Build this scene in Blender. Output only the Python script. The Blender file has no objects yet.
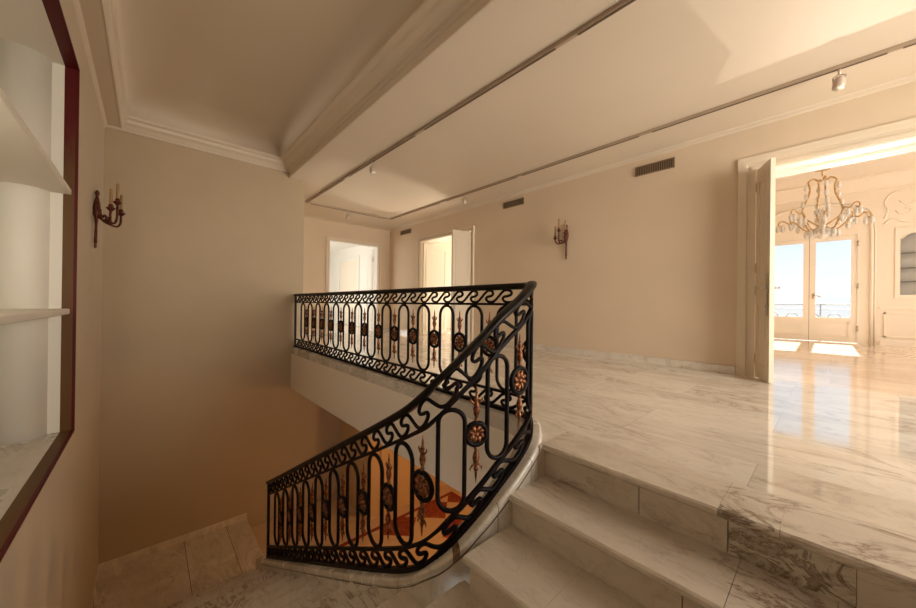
import bpy, bmesh, math, random
from mathutils import Vector, Matrix
random.seed(7)
S = bpy.context.scene
COL = S.collection
PI = math.pi

# ------------------------------------------------------------------ camera
cam_d = bpy.data.cameras.new('camera'); cam = bpy.data.objects.new('camera', cam_d); COL.objects.link(cam)
cam_d.sensor_width = 36; cam_d.lens = 340.37 * 36 / 916; cam_d.clip_start = 0.02; cam_d.clip_end = 300
_yaw, _p, _r = 0.73922838, -2.19494835e-03, 1.17514704e-02
def _rot():
    s, c = math.sin(_yaw), math.cos(_yaw)
    Rx = Matrix(((1,0,0),(0,math.cos(_p),-math.sin(_p)),(0,math.sin(_p),math.cos(_p))))
    Rz = Matrix(((math.cos(_r),-math.sin(_r),0),(math.sin(_r),math.cos(_r),0),(0,0,1)))
    M = Rz @ Rx
    W = Matrix((M @ Vector((s,0,-c)), M @ Vector((c,0,s)), M @ Vector((0,-1,0)))).transposed()
    right, down, fwd = Vector(W[0]), Vector(W[1]), Vector(W[2])
    return Matrix((right, -down, -fwd)).transposed()
cam.matrix_world = Matrix.Translation((0,0,0.8)) @ _rot().to_4x4()
S.camera = cam
# ------------------------------------------------------------------ world, sun, daylight, exposure
S.view_settings.view_transform = 'Standard'; S.view_settings.look = 'None'
S.view_settings.gamma = 1; S.view_settings.use_curve_mapping = False
S.view_settings.exposure = -0.08
S.cycles.use_denoising = True
S.cycles.max_bounces = 10; S.cycles.diffuse_bounces = 7; S.cycles.glossy_bounces = 5; S.cycles.transparent_max_bounces = 12
S.cycles.sample_clamp_indirect = 6.0; S.cycles.caustics_reflective = False; S.cycles.caustics_refractive = False
wd = bpy.data.worlds.new('world'); S.world = wd; wd.use_nodes = True
nt = wd.node_tree; nt.nodes.clear()
wo = nt.nodes.new('ShaderNodeOutputWorld'); bg = nt.nodes.new('ShaderNodeBackground')
tc = nt.nodes.new('ShaderNodeTexCoord'); sp = nt.nodes.new('ShaderNodeSeparateXYZ'); cr = nt.nodes.new('ShaderNodeValToRGB')
nt.links.new(tc.outputs['Generated'], sp.inputs[0]); nt.links.new(sp.outputs['Z'], cr.inputs[0])
nt.links.new(cr.outputs[0], bg.inputs[0]); nt.links.new(bg.outputs[0], wo.inputs[0])
e = cr.color_ramp.elements
e[0].position = 0.0; e[0].color = (0.80,0.83,0.84,1); e[1].position = 1.0; e[1].color = (0.35,0.55,0.95,1)
a = e.new(0.04); a.color = (0.90,0.93,0.95,1)
a = e.new(0.18); a.color = (0.66,0.82,0.98,1)
bg.inputs[1].default_value = 1.26
def light(kind, name, loc, energy, color, size=None, sizey=None, rot=None, aim=None, **kw):
    d = bpy.data.lights.new(name, kind); d.energy = energy; d.color = color
    if kind == 'AREA':
        d.shape = 'RECTANGLE'; d.size = size; d.size_y = sizey or size
    elif kind in ('POINT','SPOT') and size: d.shadow_soft_size = size
    o = bpy.data.objects.new(name, d); COL.objects.link(o); o.location = loc
    if aim is not None: o.rotation_euler = (Vector(aim)-Vector(loc)).to_track_quat('-Z','Y').to_euler()
    for k, v in kw.items(): setattr(d, k, v)
    return o
WARM = (1.0,0.80,0.58)
sun = light('SUN', 'sun', (0,20,20), 29.0, (1,0.96,0.90), aim=(0.03,20-3.35,20-2.46)); sun.data.angle = 0.01
# added area lights standing in for daylight in the rooms around the hall
light('AREA', 'hall_daylight_fill', (3.12,3.75,1.35), 178, (1,0.915,0.79), 2.4, 2.2, aim=(0,4.1,1.3), spread=2.0)
light('AREA', 'far_room_daylight_fill', (-11.0,2.62,1.4), 70, (1,0.95,0.88), 3.2, 2.2, aim=(-11,5,1.4))
light('AREA', 'middle_room_daylight_fill', (-5.0,9.30,1.4), 90, (1,0.95,0.86), 0.8, 2.0, aim=(-6.6,5,1.6))
light('AREA', 'salon_daylight_fill', (3.9,9.0,1.6), 150, (1,0.94,0.87), 4.5, 2.4, aim=(0,9,1.5))
light('AREA', 'niche_fill', (-1.35,-0.74,1.2), 20.0, (1,0.92,0.80), 0.3, 1.8, aim=(-4,-0.7,1.2))  # added out of view to brighten the niche
light('POINT', 'lobby_lamp', (-2.4,3.9,-1.2), 60, (1,0.58,0.22), 0.15)
# added floor-level spots imitating sun bounced off polished floors on to the gallery ceiling
light('SPOT', 'sun_bounce_fill_salon', (0.35,10.3,0.05), 600, (1,0.90,0.75), 0.03, aim=(0.45,3.2,2.96), spot_size=0.62, spot_blend=0.6)
light('SPOT', 'sun_bounce_fill_middle_room', (-7.0,8.3,0.05), 520, (1,0.90,0.75), 0.03, aim=(-6.05,3.95,2.96), spot_size=0.40, spot_blend=0.45)

# ------------------------------------------------------------------ materials
MATS = {}
def mat(name, col, rough=0.6, metal=0.0, **kw):
    m = bpy.data.materials.new(name); m.use_nodes = True
    b = m.node_tree.nodes['Principled BSDF']
    b.inputs['Base Color'].default_value = (*col,1); b.inputs['Roughness'].default_value = rough
    b.inputs['Metallic'].default_value = metal
    for k, v in kw.items(): b.inputs[k].default_value = v
    MATS[name] = m; return m
def N(m, t): return m.node_tree.nodes.new(t)
def Lk(m, a, b): m.node_tree.links.new(a, b)
def bsdf(m): return m.node_tree.nodes['Principled BSDF']
def coords(m, scale=(1,1,1), rot=(0,0,0), loc=(0,0,0)):
    g = N(m,'ShaderNodeNewGeometry'); mp = N(m,'ShaderNodeMapping')
    mp.inputs['Scale'].default_value = scale; mp.inputs['Rotation'].default_value = rot; mp.inputs['Location'].default_value = loc
    Lk(m, g.outputs['Position'], mp.inputs[0]); return mp.outputs[0]
def noise(m, v, scale, detail=4, rough=0.55, dist=0.0):
    n = N(m,'ShaderNodeTexNoise'); n.inputs['Scale'].default_value = scale; n.inputs['Detail'].default_value = detail
    n.inputs['Roughness'].default_value = rough; n.inputs['Distortion'].default_value = dist; Lk(m, v, n.inputs['Vector']); return n
def ramp(m, fac, stops, interp='LINEAR'):
    r = N(m,'ShaderNodeValToRGB'); r.color_ramp.interpolation = interp
    el = r.color_ramp.elements
    el[0].position, el[0].color = stops[0][0], (*stops[0][1],1)
    el[1].position, el[1].color = stops[-1][0], (*stops[-1][1],1)
    for p, c in stops[1:-1]:
        x = el.new(p); x.color = (*c,1)
    Lk(m, fac, r.inputs[0]); return r.outputs[0]
def mix(m, fac, a, b, mode='MIX'):
    n = N(m,'ShaderNodeMix'); n.data_type = 'RGBA'; n.blend_type = mode
    if isinstance(fac,(int,float)): n.inputs[0].default_value = fac
    else: Lk(m, fac, n.inputs[0])
    for i, x in ((6,a),(7,b)):
        if isinstance(x, tuple): n.inputs[i].default_value = (*x,1)
        else: Lk(m, x, n.inputs[i])
    return n.outputs[2]
def math_n(m, op, a, b=None, c=None):
    n = N(m,'ShaderNodeMath'); n.operation = op
    for i, x in enumerate((a,b,c)):
        if x is None: continue
        if isinstance(x,(int,float)): n.inputs[i].default_value = x
        else: Lk(m, x, n.inputs[i])
    return n.outputs[0]
def bump(m, h, strength=0.1, dist=0.01):
    b = N(m,'ShaderNodeBump'); b.inputs['Strength'].default_value = strength; b.inputs['Distance'].default_value = dist
    Lk(m, h, b.inputs['Height']); Lk(m, b.outputs[0], bsdf(m).inputs['Normal'])
def plaster(name, col, rough=0.62, var=0.06):
    m = mat(name, col, rough)
    v = coords(m); n = noise(m, v, 1.3, 5)
    d = tuple(c*(1-var) for c in col)
    Lk(m, ramp(m, n.outputs[0], [(0.3,d),(0.7,col)]), bsdf(m).inputs['Base Color'])
    n2 = noise(m, v, 60, 3); bump(m, n2.outputs[0], 0.04, 0.004)
    return m
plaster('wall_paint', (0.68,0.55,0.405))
plaster('stairwell_shade_paint', (0.48,0.375,0.245))  # wall paint darkened to imitate the dimmer light in the stairwell
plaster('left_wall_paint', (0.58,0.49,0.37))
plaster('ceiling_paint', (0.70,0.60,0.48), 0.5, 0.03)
plaster('fascia_lit_paint', (0.86,0.77,0.63), 0.55, 0.03)  # paint lightened to imitate light falling on the balcony fascia
plaster('coffer_shade_paint', (0.60,0.50,0.38), 0.55, 0.03)  # ceiling paint darkened to imitate weaker light over the stairs
plaster('trim_paint', (0.72,0.62,0.49), 0.4, 0.02)
plaster('salon_paint', (0.85,0.77,0.65), 0.5, 0.02)
plaster('salon_trim', (0.87,0.80,0.69), 0.4, 0.02)
plaster('white_paint', (0.86,0.85,0.81), 0.5, 0.02)
plaster('niche_paint', (0.76,0.72,0.63), 0.5, 0.03)
plaster('lobby_paint', (0.62,0.42,0.20), 0.6, 0.06)
def marble(name, base=(0.66,0.58,0.47), alt=(0.55,0.46,0.35), vein=(0.25,0.17,0.11), vein_amt=0.55, scale=1.0, rough=0.12, heavy=0.0, rot=0.5, tiles=None, joint=(0.30,0.22,0.15)):
    m = mat(name, base, rough)
    v = coords(m, (1,1,1), (0,0,rot))
    vs = coords(m, (0.7*scale,1.7*scale,1.5*scale), (0,0,rot))
    if tiles:
        # every slab its own piece of stone: shift the veining by a random step per slab
        br = N(m,'ShaderNodeTexBrick'); br.offset = tiles[2]
        br.inputs['Scale'].default_value = 1.0; br.inputs['Mortar Size'].default_value = 0.0016
        br.inputs['Mortar Smooth'].default_value = 0.0
        br.inputs['Brick Width'].default_value = tiles[0]; br.inputs['Row Height'].default_value = tiles[1]
        br.inputs['Color1'].default_value = (0,0,0,1); br.inputs['Color2'].default_value = (1,1,1,1); br.inputs['Mortar'].default_value = (0.5,0.5,0.5,1)
        Lk(m, coords(m, (1,1,1), (0,0,tiles[3] if len(tiles)>3 else 0), tiles[4] if len(tiles)>4 else (0,0,0)), br.inputs['Vector'])
        off = N(m,'ShaderNodeVectorMath'); off.operation = 'MULTIPLY_ADD'
        Lk(m, br.outputs['Color'], off.inputs[0]); off.inputs[1].default_value = (7.3,5.1,3.3); Lk(m, vs, off.inputs[2])
        vs = off.outputs[0]
    n1 = noise(m, vs, 1.1, 6, 0.6, 0.8)
    cloud = ramp(m, n1.outputs[0], [(0.35,alt),(0.58,base)])
    n2 = noise(m, vs, 1.6, 8, 0.62, 1.6)
    d = math_n(m,'ABSOLUTE', math_n(m,'SUBTRACT', n2.outputs[0], 0.5))
    vf = ramp(m, d, [(0.0,(1,1,1)),(0.012,(0.5,0.5,0.5)),(0.05,(0,0,0))])
    n3 = noise(m, vs, 0.9, 3)
    gate = ramp(m, n3.outputs[0], [(0.42,(0,0,0)),(0.62,(1,1,1))])
    f = math_n(m,'MULTIPLY', math_n(m,'MULTIPLY', vf, gate), vein_amt)
    c = mix(m, f, cloud, vein)
    n5 = noise(m, vs, 5.0, 5, 0.6, 0.6)
    d5 = math_n(m,'ABSOLUTE', math_n(m,'SUBTRACT', n5.outputs[0], 0.5))
    vf5 = ramp(m, d5, [(0.0,(1,1,1)),(0.03,(0,0,0))])
    c = mix(m, math_n(m,'MULTIPLY', vf5, 0.16), c, vein)
    if heavy:
        n4 = noise(m, coords(m,(2.0*scale,2.0*scale,3.6*scale),(0.3,0.2,0.4)), 1.7, 7, 0.68, 1.4)
        h = ramp(m, n4.outputs[0], [(0.46,(0,0,0)),(0.49,(1,1,1)),(0.54,(0.3,0.3,0.3)),(0.60,(1,1,1))])
        c = mix(m, math_n(m,'MULTIPLY', h, heavy), c, (0.14,0.085,0.05))
    if tiles:
        c = mix(m, math_n(m,'MULTIPLY', math_n(m,'LESS_THAN', math_n(m,'SUBTRACT',1.0,br.outputs['Fac']), 0.5), 0.55), c, joint)
    Lk(m, c, bsdf(m).inputs['Base Color'])
    n6 = noise(m, v, 3.0, 3)
    Lk(m, ramp(m, n6.outputs[0], [(0.3,(rough*0.7,)*3),(0.7,(rough*1.4,)*3)]), bsdf(m).inputs['Roughness'])
    return m
marble('floor_marble', (0.74,0.68,0.595), (0.61,0.545,0.46), rough=0.06, tiles=(1.35,0.66,0.5,0.0,(0.25,0.31,0)), vein_amt=0.6)
bsdf(MATS['floor_marble']).inputs['IOR'].default_value = 2.4
marble('step_marble', (0.67,0.60,0.505), (0.57,0.495,0.40), rough=0.2, vein_amt=1.0, scale=1.3)
marble('step_marble_veined', (0.66,0.60,0.50), (0.46,0.39,0.31), rough=0.2, vein_amt=0.9, scale=1.2, heavy=0.85)
marble('curb_marble', (0.67,0.61,0.52), (0.60,0.54,0.45), rough=0.25, vein_amt=0.3, scale=1.4, rot=1.2)
marble('curb_marble_dark', (0.22,0.13,0.06), (0.12,0.07,0.03), rough=0.25, vein_amt=0.5, scale=3)
marble('landing_marble', (0.72,0.65,0.54), (0.60,0.52,0.41), rough=0.22, vein_amt=0.5)
marble('sill_marble', (0.72,0.67,0.58), (0.60,0.55,0.46), rough=0.3, vein_amt=0.7, scale=1.5)
marble('salon_floor_stone', (0.76,0.63,0.50), (0.62,0.48,0.36), rough=0.10, vein_amt=0.4, tiles=(1.6,0.5,0.5,0.0,(0,0.1,0)), rot=0.0)
bsdf(MATS['salon_floor_stone']).inputs['IOR'].default_value = 1.7
def iron():
    m = mat('wrought_iron', (0.012,0.008,0.007), 0.5, 0.0, **{'Specular IOR Level':0.14})
    v = coords(m); n = noise(m, v, 9, 3)
    Lk(m, ramp(m, n.outputs[0], [(0.4,(0.004,0.003,0.003)),(0.7,(0.014,0.005,0.004))]), bsdf(m).inputs['Base Color'])
iron()
mat('handrail_bronze', (0.010,0.006,0.0045), 0.38, 0.0, **{'Specular IOR Level':0.2})
def gilt(name, c1, c2, rough=0.42, scale=60):
    m = mat(name, c1, rough, 0.55)
    n = noise(m, coords(m), scale, 4); Lk(m, ramp(m, n.outputs[0], [(0.38,c2),(0.6,c1)]), bsdf(m).inputs['Base Color'])
    bump(m, n.outputs[0], 0.6, 0.004)
gilt('worn_gilding', (0.34,0.14,0.05), (0.08,0.010,0.006))
gilt('sconce_bronze', (0.15,0.04,0.02), (0.06,0.008,0.006), 0.4, 30)
mat('candle_sleeve', (0.34,0.20,0.08), 0.5)
gilt('chandelier_gilt', (0.72,0.50,0.24), (0.50,0.30,0.12), 0.35, 25)
def crystal():
    m = mat('crystal', (1,0.99,0.97), 0.12, 0.0, **{'Transmission Weight':0.22, 'IOR':1.5})
    v = coords(m); n = noise(m, v, 40, 2); bump(m, n.outputs[0], 0.5, 0.004)
crystal()
def glass(name, tint=(1,1,1), refl=0.08):
    m = bpy.data.materials.new(name); m.use_nodes = True; t = m.node_tree; t.nodes.clear()
    o = t.nodes.new('ShaderNodeOutputMaterial'); tr = t.nodes.new('ShaderNodeBsdfTransparent'); gl = t.nodes.new('ShaderNodeBsdfGlossy')
    gl.inputs['Roughness'].default_value = 0.02; tr.inputs[0].default_value = (*tint,1)
    mx = t.nodes.new('ShaderNodeMixShader'); fr = t.nodes.new('ShaderNodeFresnel'); fr.inputs[0].default_value = 1.4
    t.links.new(fr.outputs[0], mx.inputs[0]); t.links.new(tr.outputs[0], mx.inputs[1]); t.links.new(gl.outputs[0], mx.inputs[2]); t.links.new(mx.outputs[0], o.inputs[0])
    MATS[name] = m
glass('window_glass'); glass('shelf_glass', (0.86,0.93,0.90))
def wood():
    m = mat('red_wood', (0.16,0.01,0.008), 0.5, 0.0, **{'Specular IOR Level':0.25})
    n = noise(m, coords(m,(3,3,0.6)), 2.2, 5, 0.6, 0.6)
    g = N(m,'ShaderNodeNewGeometry'); sp_ = N(m,'ShaderNodeSeparateXYZ'); Lk(m, g.outputs['Position'], sp_.inputs[0])
    # the red stain is worn back to bare wood between knee and head height
    d_ = math_n(m,'ABSOLUTE', math_n(m,'SUBTRACT', sp_.outputs[2], 0.60))
    f_ = math_n(m,'ADD', math_n(m,'MULTIPLY', math_n(m,'SUBTRACT', 1.70, d_), 1.6), math_n(m,'MULTIPLY', math_n(m,'SUBTRACT', n.outputs[0], 0.5), 2.2))
    Lk(m, ramp(m, f_, [(0.25,(0.085,0.004,0.003)),(0.75,(0.12,0.055,0.015))]), bsdf(m).inputs['Base Color'])
wood()
mat('track_metal', (0.46,0.36,0.27), 0.4, 0.3); mat('track_slot', (0.13,0.085,0.055), 0.6)
mat('spot_metal', (0.55,0.44,0.36), 0.35, 0.2); mat('spot_lens', (0.85,0.8,0.72), 0.1)
mat('vent_metal', (0.30,0.21,0.13), 0.45, 0.3); mat('vent_dark', (0.03,0.02,0.012), 0.8)
mat('brass', (0.55,0.42,0.25), 0.3, 0.9); mat('steel', (0.50,0.46,0.42), 0.28, 0.9)
mat('dark_gap', (0.10,0.06,0.04), 0.8); mat('balcony_iron', (0.10,0.10,0.10), 0.5)
mat('joint_shade_brown', (0.16,0.10,0.06), 0.8)
def lobby_floor():
    m = mat('lobby_floor', (0.5,0.4,0.3), 0.3)
    g = N(m,'ShaderNodeNewGeometry'); s = N(m,'ShaderNodeSeparateXYZ'); Lk(m, g.outputs['Position'], s.inputs[0])
    x, y = s.outputs[0], s.outputs[1]; k = 0.70710678
    u = math_n(m,'MULTIPLY', math_n(m,'ADD', x, y), k); w = math_n(m,'MULTIPLY', math_n(m,'SUBTRACT', y, x), k)
    cu = math_n(m,'FLOOR', math_n(m,'DIVIDE', math_n(m,'ADD', u, 0.935+0.49*40), 0.49))
    cw = math_n(m,'FLOOR', math_n(m,'DIVIDE', math_n(m,'SUBTRACT', w, 5.79-0.48*40), 0.48))
    par = math_n(m,'MODULO', math_n(m,'ADD', cu, cw), 2.0)
    red_c = noise(m, coords(m), 14, 5, 0.6, 1.5)
    red = ramp(m, red_c.outputs[0], [(0.46,(0.20,0.012,0.010)),(0.62,(0.34,0.09,0.04))])
    crm = (0.62,0.46,0.30)
    isred = math_n(m,'LESS_THAN', par, 0.5)
    c = mix(m, math_n(m,'MULTIPLY', isred, math_n(m,'GREATER_THAN', w, 5.31)), crm, red)
    inside = math_n(m,'MULTIPLY', math_n(m,'GREATER_THAN', x, -4.90), math_n(m,'LESS_THAN', y, 4.34))
    inb = math_n(m,'MULTIPLY', math_n(m,'GREATER_THAN', x, -4.97), math_n(m,'LESS_THAN', y, 4.42))
    c = mix(m, inside, (0.22,0.015,0.012), c)
    c = mix(m, inb, crm, c)
    Lk(m, c, bsdf(m).inputs['Base Color'])
lobby_floor()

# ------------------------------------------------------------------ mesh helpers
class MB:
    def __init__(s): s.v = []; s.f = []; s.smooth = []
    def add(s, vs, fs, smooth=False):
        o = len(s.v); s.v += [tuple(v) for v in vs]; s.f += [tuple(i+o for i in f) for f in fs]; s.smooth += [smooth]*len(fs); return s
    def box(s, x0,x1,y0,y1,z0,z1, rot=None):
        vs = [(x,y,z) for x in (x0,x1) for y in (y0,y1) for z in (z0,z1)]
        if rot is not None: vs = [rot @ Vector(v) for v in vs]
        return s.add(vs, [(0,1,3,2),(4,6,7,5),(0,4,5,1),(2,3,7,6),(0,2,6,4),(1,5,7,3)])
    def prism(s, poly, z0, z1):           # poly in XY, counter-clockwise
        n = len(poly)
        return s.add([(x,y,z0) for x,y in poly]+[(x,y,z1) for x,y in poly],
                     [tuple(range(n))[::-1], tuple(range(n,2*n))]+[(i,(i+1)%n,n+(i+1)%n,n+i) for i in range(n)])
    def extr(s, prof, axis, a, b, smooth=False):       # closed profile extruded along X or Y; prof = (other, z)
        n = len(prof)
        P = (lambda t,p:(t,p[0],p[1])) if axis=='x' else (lambda t,p:(p[0],t,p[1]))
        s.add([P(a,p) for p in prof]+[P(b,p) for p in prof], [tuple(range(n)), tuple(range(n,2*n))[::-1]])
        o = len(s.v)-2*n
        s.f += [(o+i, o+n+i, o+n+(i+1)%n, o+(i+1)%n) for i in range(n)]; s.smooth += [smooth]*n
        return s
    def tube(s, pts, r, seg=8, closed=False, flat=1.0):
        pts = [Vector(p) for p in pts]; n = len(pts)
        rs = r if isinstance(r,(list,tuple)) else [r]*n
        up = None; rings = []
        for i,p in enumerate(pts):
            a = pts[(i-1)%n] if (i>0 or closed) else p; b = pts[(i+1)%n] if (i<n-1 or closed) else p
            t = (b-a)
            if t.length < 1e-9: t = Vector((0,0,1))
            t.normalize()
            if up is None:
                up = Vector((0,0,1)) if abs(t.z)<0.9 else Vector((1,0,0))
            u = (up - t*up.dot(t))
            if u.length < 1e-6: u = t.orthogonal()
            u.normalize(); up = u; w = t.cross(u)
            rings.append([p + (u*math.cos(2*PI*k/seg)*rs[i] + w*math.sin(2*PI*k/seg)*rs[i]*flat) for k in range(seg)])
        vs = [v for rg in rings for v in rg]; fs = []
        m = n if closed else n-1
        for i in range(m):
            j = (i+1)%n
            for k in range(seg): fs.append((i*seg+k, i*seg+(k+1)%seg, j*seg+(k+1)%seg, j*seg+k))
        s.add(vs, fs, True)
        if not closed:
            o = len(s.v)-len(vs)
            s.f += [tuple(o+k for k in range(seg))[::-1], tuple(o+(n-1)*seg+k for k in range(seg))]; s.smooth += [False,False]
        return s
    def lathe(s, prof, seg=16, M=None):   # prof = (r,z) bottom to top
        vs = []; fs = []
        for r,z in prof:
            for k in range(seg): vs.append(Vector((r*math.cos(2*PI*k/seg), r*math.sin(2*PI*k/seg), z)))
        n = len(prof)
        for i in range(n-1):
            for k in range(seg): fs.append((i*seg+k, i*seg+(k+1)%seg, (i+1)*seg+(k+1)%seg, (i+1)*seg+k))
        fs.append(tuple(range(seg))[::-1]); fs.append(tuple((n-1)*seg+k for k in range(seg)))
        if M is not None: vs = [M @ v for v in vs]
        return s.add(vs, fs, True)
    def ball(s, c, r, seg=10, sc=(1,1,1)):
        pr = [(max(1e-4,math.sin(PI*i/6)), -math.cos(PI*i/6)) for i in range(7)]
        M = Matrix.Translation(c) @ Matrix.Diagonal((r*sc[0],r*sc[1],r*sc[2],1))
        return s.lathe(pr, seg, M)
    def build(s, name, material, parent=None, bevel=0, off=None, local=None):
        me = bpy.data.meshes.new(name)
        L = Vector(local) if local is not None else Vector((0,0,0))
        me.from_pydata([tuple(Vector(v)-L) for v in s.v], [], s.f); me.update()
        me.polygons.foreach_set('use_smooth', s.smooth)
        bm = bmesh.new(); bm.from_mesh(me); bmesh.ops.recalc_face_normals(bm, faces=bm.faces); bm.to_mesh(me); bm.free()
        me.materials.append(MATS[material])
        o = bpy.data.objects.new(name, me); COL.objects.link(o)
        if local is not None: o.location = L
        if parent is not None:
            o.parent = parent
            if local is None and parent.location.length > 0: o.location = tuple(-c for c in parent.location)
            elif local is not None: o.location = L - parent.location
        if bevel:
            b = o.modifiers.new('bevel','BEVEL'); b.width = bevel; b.segments = 2; b.limit_method = 'ANGLE'
        return o
def struct(o, label=None):
    o['kind'] = 'structure'
    if label: o['label'] = label
    return o
def tag(o, label, cat, group=None, kind=None):
    o['label'] = label; o['category'] = cat
    if group: o['group'] = group
    if kind: o['kind'] = kind
    return o
def empty(name, loc, rz=0):
    o = bpy.data.objects.new(name, None); COL.objects.link(o); o.location = loc; o.rotation_euler = (0,0,rz); o.empty_display_size = 0.1; return o
def copy_tree(o, parent=None):
    c = o.copy(); COL.objects.link(c)
    if parent is not None: c.parent = parent
    for ch in list(o.children): copy_tree(ch, c)
    return c
def box(name, m, *a, bevel=0, parent=None): return MB().box(*a).build(name, m, parent, bevel)

# ------------------------------------------------------------------ railing path (plan + height of the base bar)
ctrl = [(-6.30,1.905,0.04),(-5.0,1.905,0.04),(-3.5,1.905,0.04),(-2.2,1.905,0.04),(-1.60,1.905,0.04),(-1.46,1.905,0.04),(-1.395,1.898,0.04),(-1.345,1.872,0.04),(-1.30,1.822,0.04),
        (-1.24,1.742,0.035),(-1.195,1.665,0.012),(-1.177,1.60,-0.022),(-1.173,1.50,-0.086),(-1.178,1.372,-0.164),(-1.196,1.288,-0.238),(-1.227,1.212,-0.313),
        (-1.262,1.142,-0.384),(-1.314,1.085,-0.460),(-1.40,1.064,-0.551),(-1.54,1.062,-0.655),(-1.80,1.062,-0.805),(-2.4,1.065,-1.125),(-3.2,1.075,-1.549),(-4.0,1.085,-1.973),(-4.52,1.09,-2.245)]
def catmull(P, sub):
    out = []
    for i in range(len(P)-1):
        p0 = P[max(i-1,0)]; p1 = P[i]; p2 = P[i+1]; p3 = P[min(i+2,len(P)-1)]
        # centripetal-ish: linear for long even spans
        for j in range(sub):
            t = j/sub; t0=0.0
            d01 = max(1e-6,(Vector(p1)-Vector(p0)).length**0.5); d12 = max(1e-6,(Vector(p2)-Vector(p1)).length**0.5); d23 = max(1e-6,(Vector(p3)-Vector(p2)).length**0.5)
            P0,P1,P2,P3 = map(Vector,(p0,p1,p2,p3))
            if i==0: P0 = P1-(P2-P1); d01=d12
            if i==len(P)-2: P3 = P2+(P2-P1); d23=d12
            m1 = d12*((P1-P0)/d01/1 - (P2-P0)/(d01+d12) + (P2-P1)/d12); m2 = d12*((P2-P1)/d12 - (P3-P1)/(d12+d23) + (P3-P2)/d23)
            a = 2*t**3-3*t**2+1; b = t**3-2*t**2+t; c = -2*t**3+3*t**2; d = t**3-t**2
            out.append(P1*a + m1*b + P2*c + m2*d)
    out.append(Vector(P[-1])); return out
path = catmull(ctrl, 10)
cum = [0.0]
for i in range(1,len(path)):
    cum.append(cum[-1] + math.hypot(path[i].x-path[i-1].x, path[i].y-path[i-1].y))
TOT = cum[-1]
def at(s):
    s = min(max(s,0.0),TOT)
    lo, hi = 0, len(cum)-1
    while hi-lo > 1:
        m = (lo+hi)//2
        if cum[m] <= s: lo = m
        else: hi = m
    t = (s-cum[lo])/max(1e-9,cum[hi]-cum[lo]); return path[lo].lerp(path[hi], t)
def nrm(s):      # left normal in plan
    a, b = at(s-0.02), at(s+0.02); t = Vector((b.x-a.x, b.y-a.y, 0)).normalized(); return Vector((-t.y, t.x, 0))
def rp(s, h, off=0.0):
    p = at(s); n = nrm(s) if off else Vector((0,0,0)); return Vector((p.x,p.y,p.z+h)) + n*off
def s_of(pred):
    for i,p in enumerate(path):
        if pred(i,p): return cum[i]
S_FL = s_of(lambda i,p: cum[i]>5.5 and p.x<=-1.598)       # an oval stands here on the flight
S_B = 6.30-1.90                                             # and here on the balcony
n_mid = round((S_FL-S_B)/0.315); 
phase = [(-13*0.3333+S_B-0.0, 0)]
OV = [S_B-0.3333*k for k in range(13,0,-1)] + [4.40,4.73,5.17,5.52,5.78,6.125] + [6.44+0.318*k for k in range(0,9)]
OV = [s for s in OV if 0.07 < s < TOT-0.07]
def sph(ph):      # phase (0 = first oval) -> s
    i = math.floor(ph); i = min(max(i,0),len(OV)-2); return OV[i]+(ph-i)*(OV[i+1]-OV[i])
def srange(s0, s1, ds): 
    n = max(2,int((s1-s0)/ds)+1); return [s0+(s1-s0)*i/(n-1) for i in range(n)]

def sweep(s0, s1, prof, ds=0.04, seg_h=None, smooth=False, bottom=None):
    """closed profile (offset, dz) carried along the railing path; dz None takes bottom(s)"""
    mb = MB(); ss = srange(s0,s1,ds); n = len(prof); vs = []
    for s in ss:
        p = at(s); nn = nrm(s)
        for o,dz in prof:
            z = bottom(s) if dz is None else p.z+dz
            vs.append((p.x+nn.x*o, p.y+nn.y*o, z))
    fs = [(i*n+k, i*n+(k+1)%n, (i+1)*n+(k+1)%n, (i+1)*n+k) for i in range(len(ss)-1) for k in range(n)]
    mb.add(vs, fs, smooth); o = len(mb.v)-len(vs)
    mb.f += [tuple(range(n))[::-1], tuple((len(ss)-1)*n+k for k in range(n))]; mb.smooth += [False,False]
    return mb

# ------------------------------------------------------------------ the setting
XB = -6.30; YL = -0.433; YW = 5.25; YT = 5.65; XF = -8.756; XR = 3.2; ZC = 2.96
# gallery floor follows the curved curb
S_TOP = s_of(lambda i,p: cum[i]>5 and p.y<=1.66)
edge = [(at(s)+nrm(s)*0.0) for s in srange(0.0, S_TOP, 0.04)]
poly = [(p.x,p.y) for p in edge] + [(-1.11,1.66),(-1.11,1.70),(XR,1.70),(XR,YT),(XF-0.15,YT),(XF-0.15,2.03),(XB-0.15,2.03),(XB-0.15,1.905)]
struct(MB().prism(poly,-0.03,0.0).build('floor','floor_marble'))
polyb = [(p.x,p.y+0.0) for p in edge] + [(-1.11,1.66),(-1.11,1.75),(XR,1.75),(XR,YT),(XF-0.15,YT),(XF-0.15,2.03),(XB-0.15,2.03),(XB-0.15,1.905)]
struct(MB().prism(polyb,-0.685,-0.031).build('floor','wall_paint'))
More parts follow.
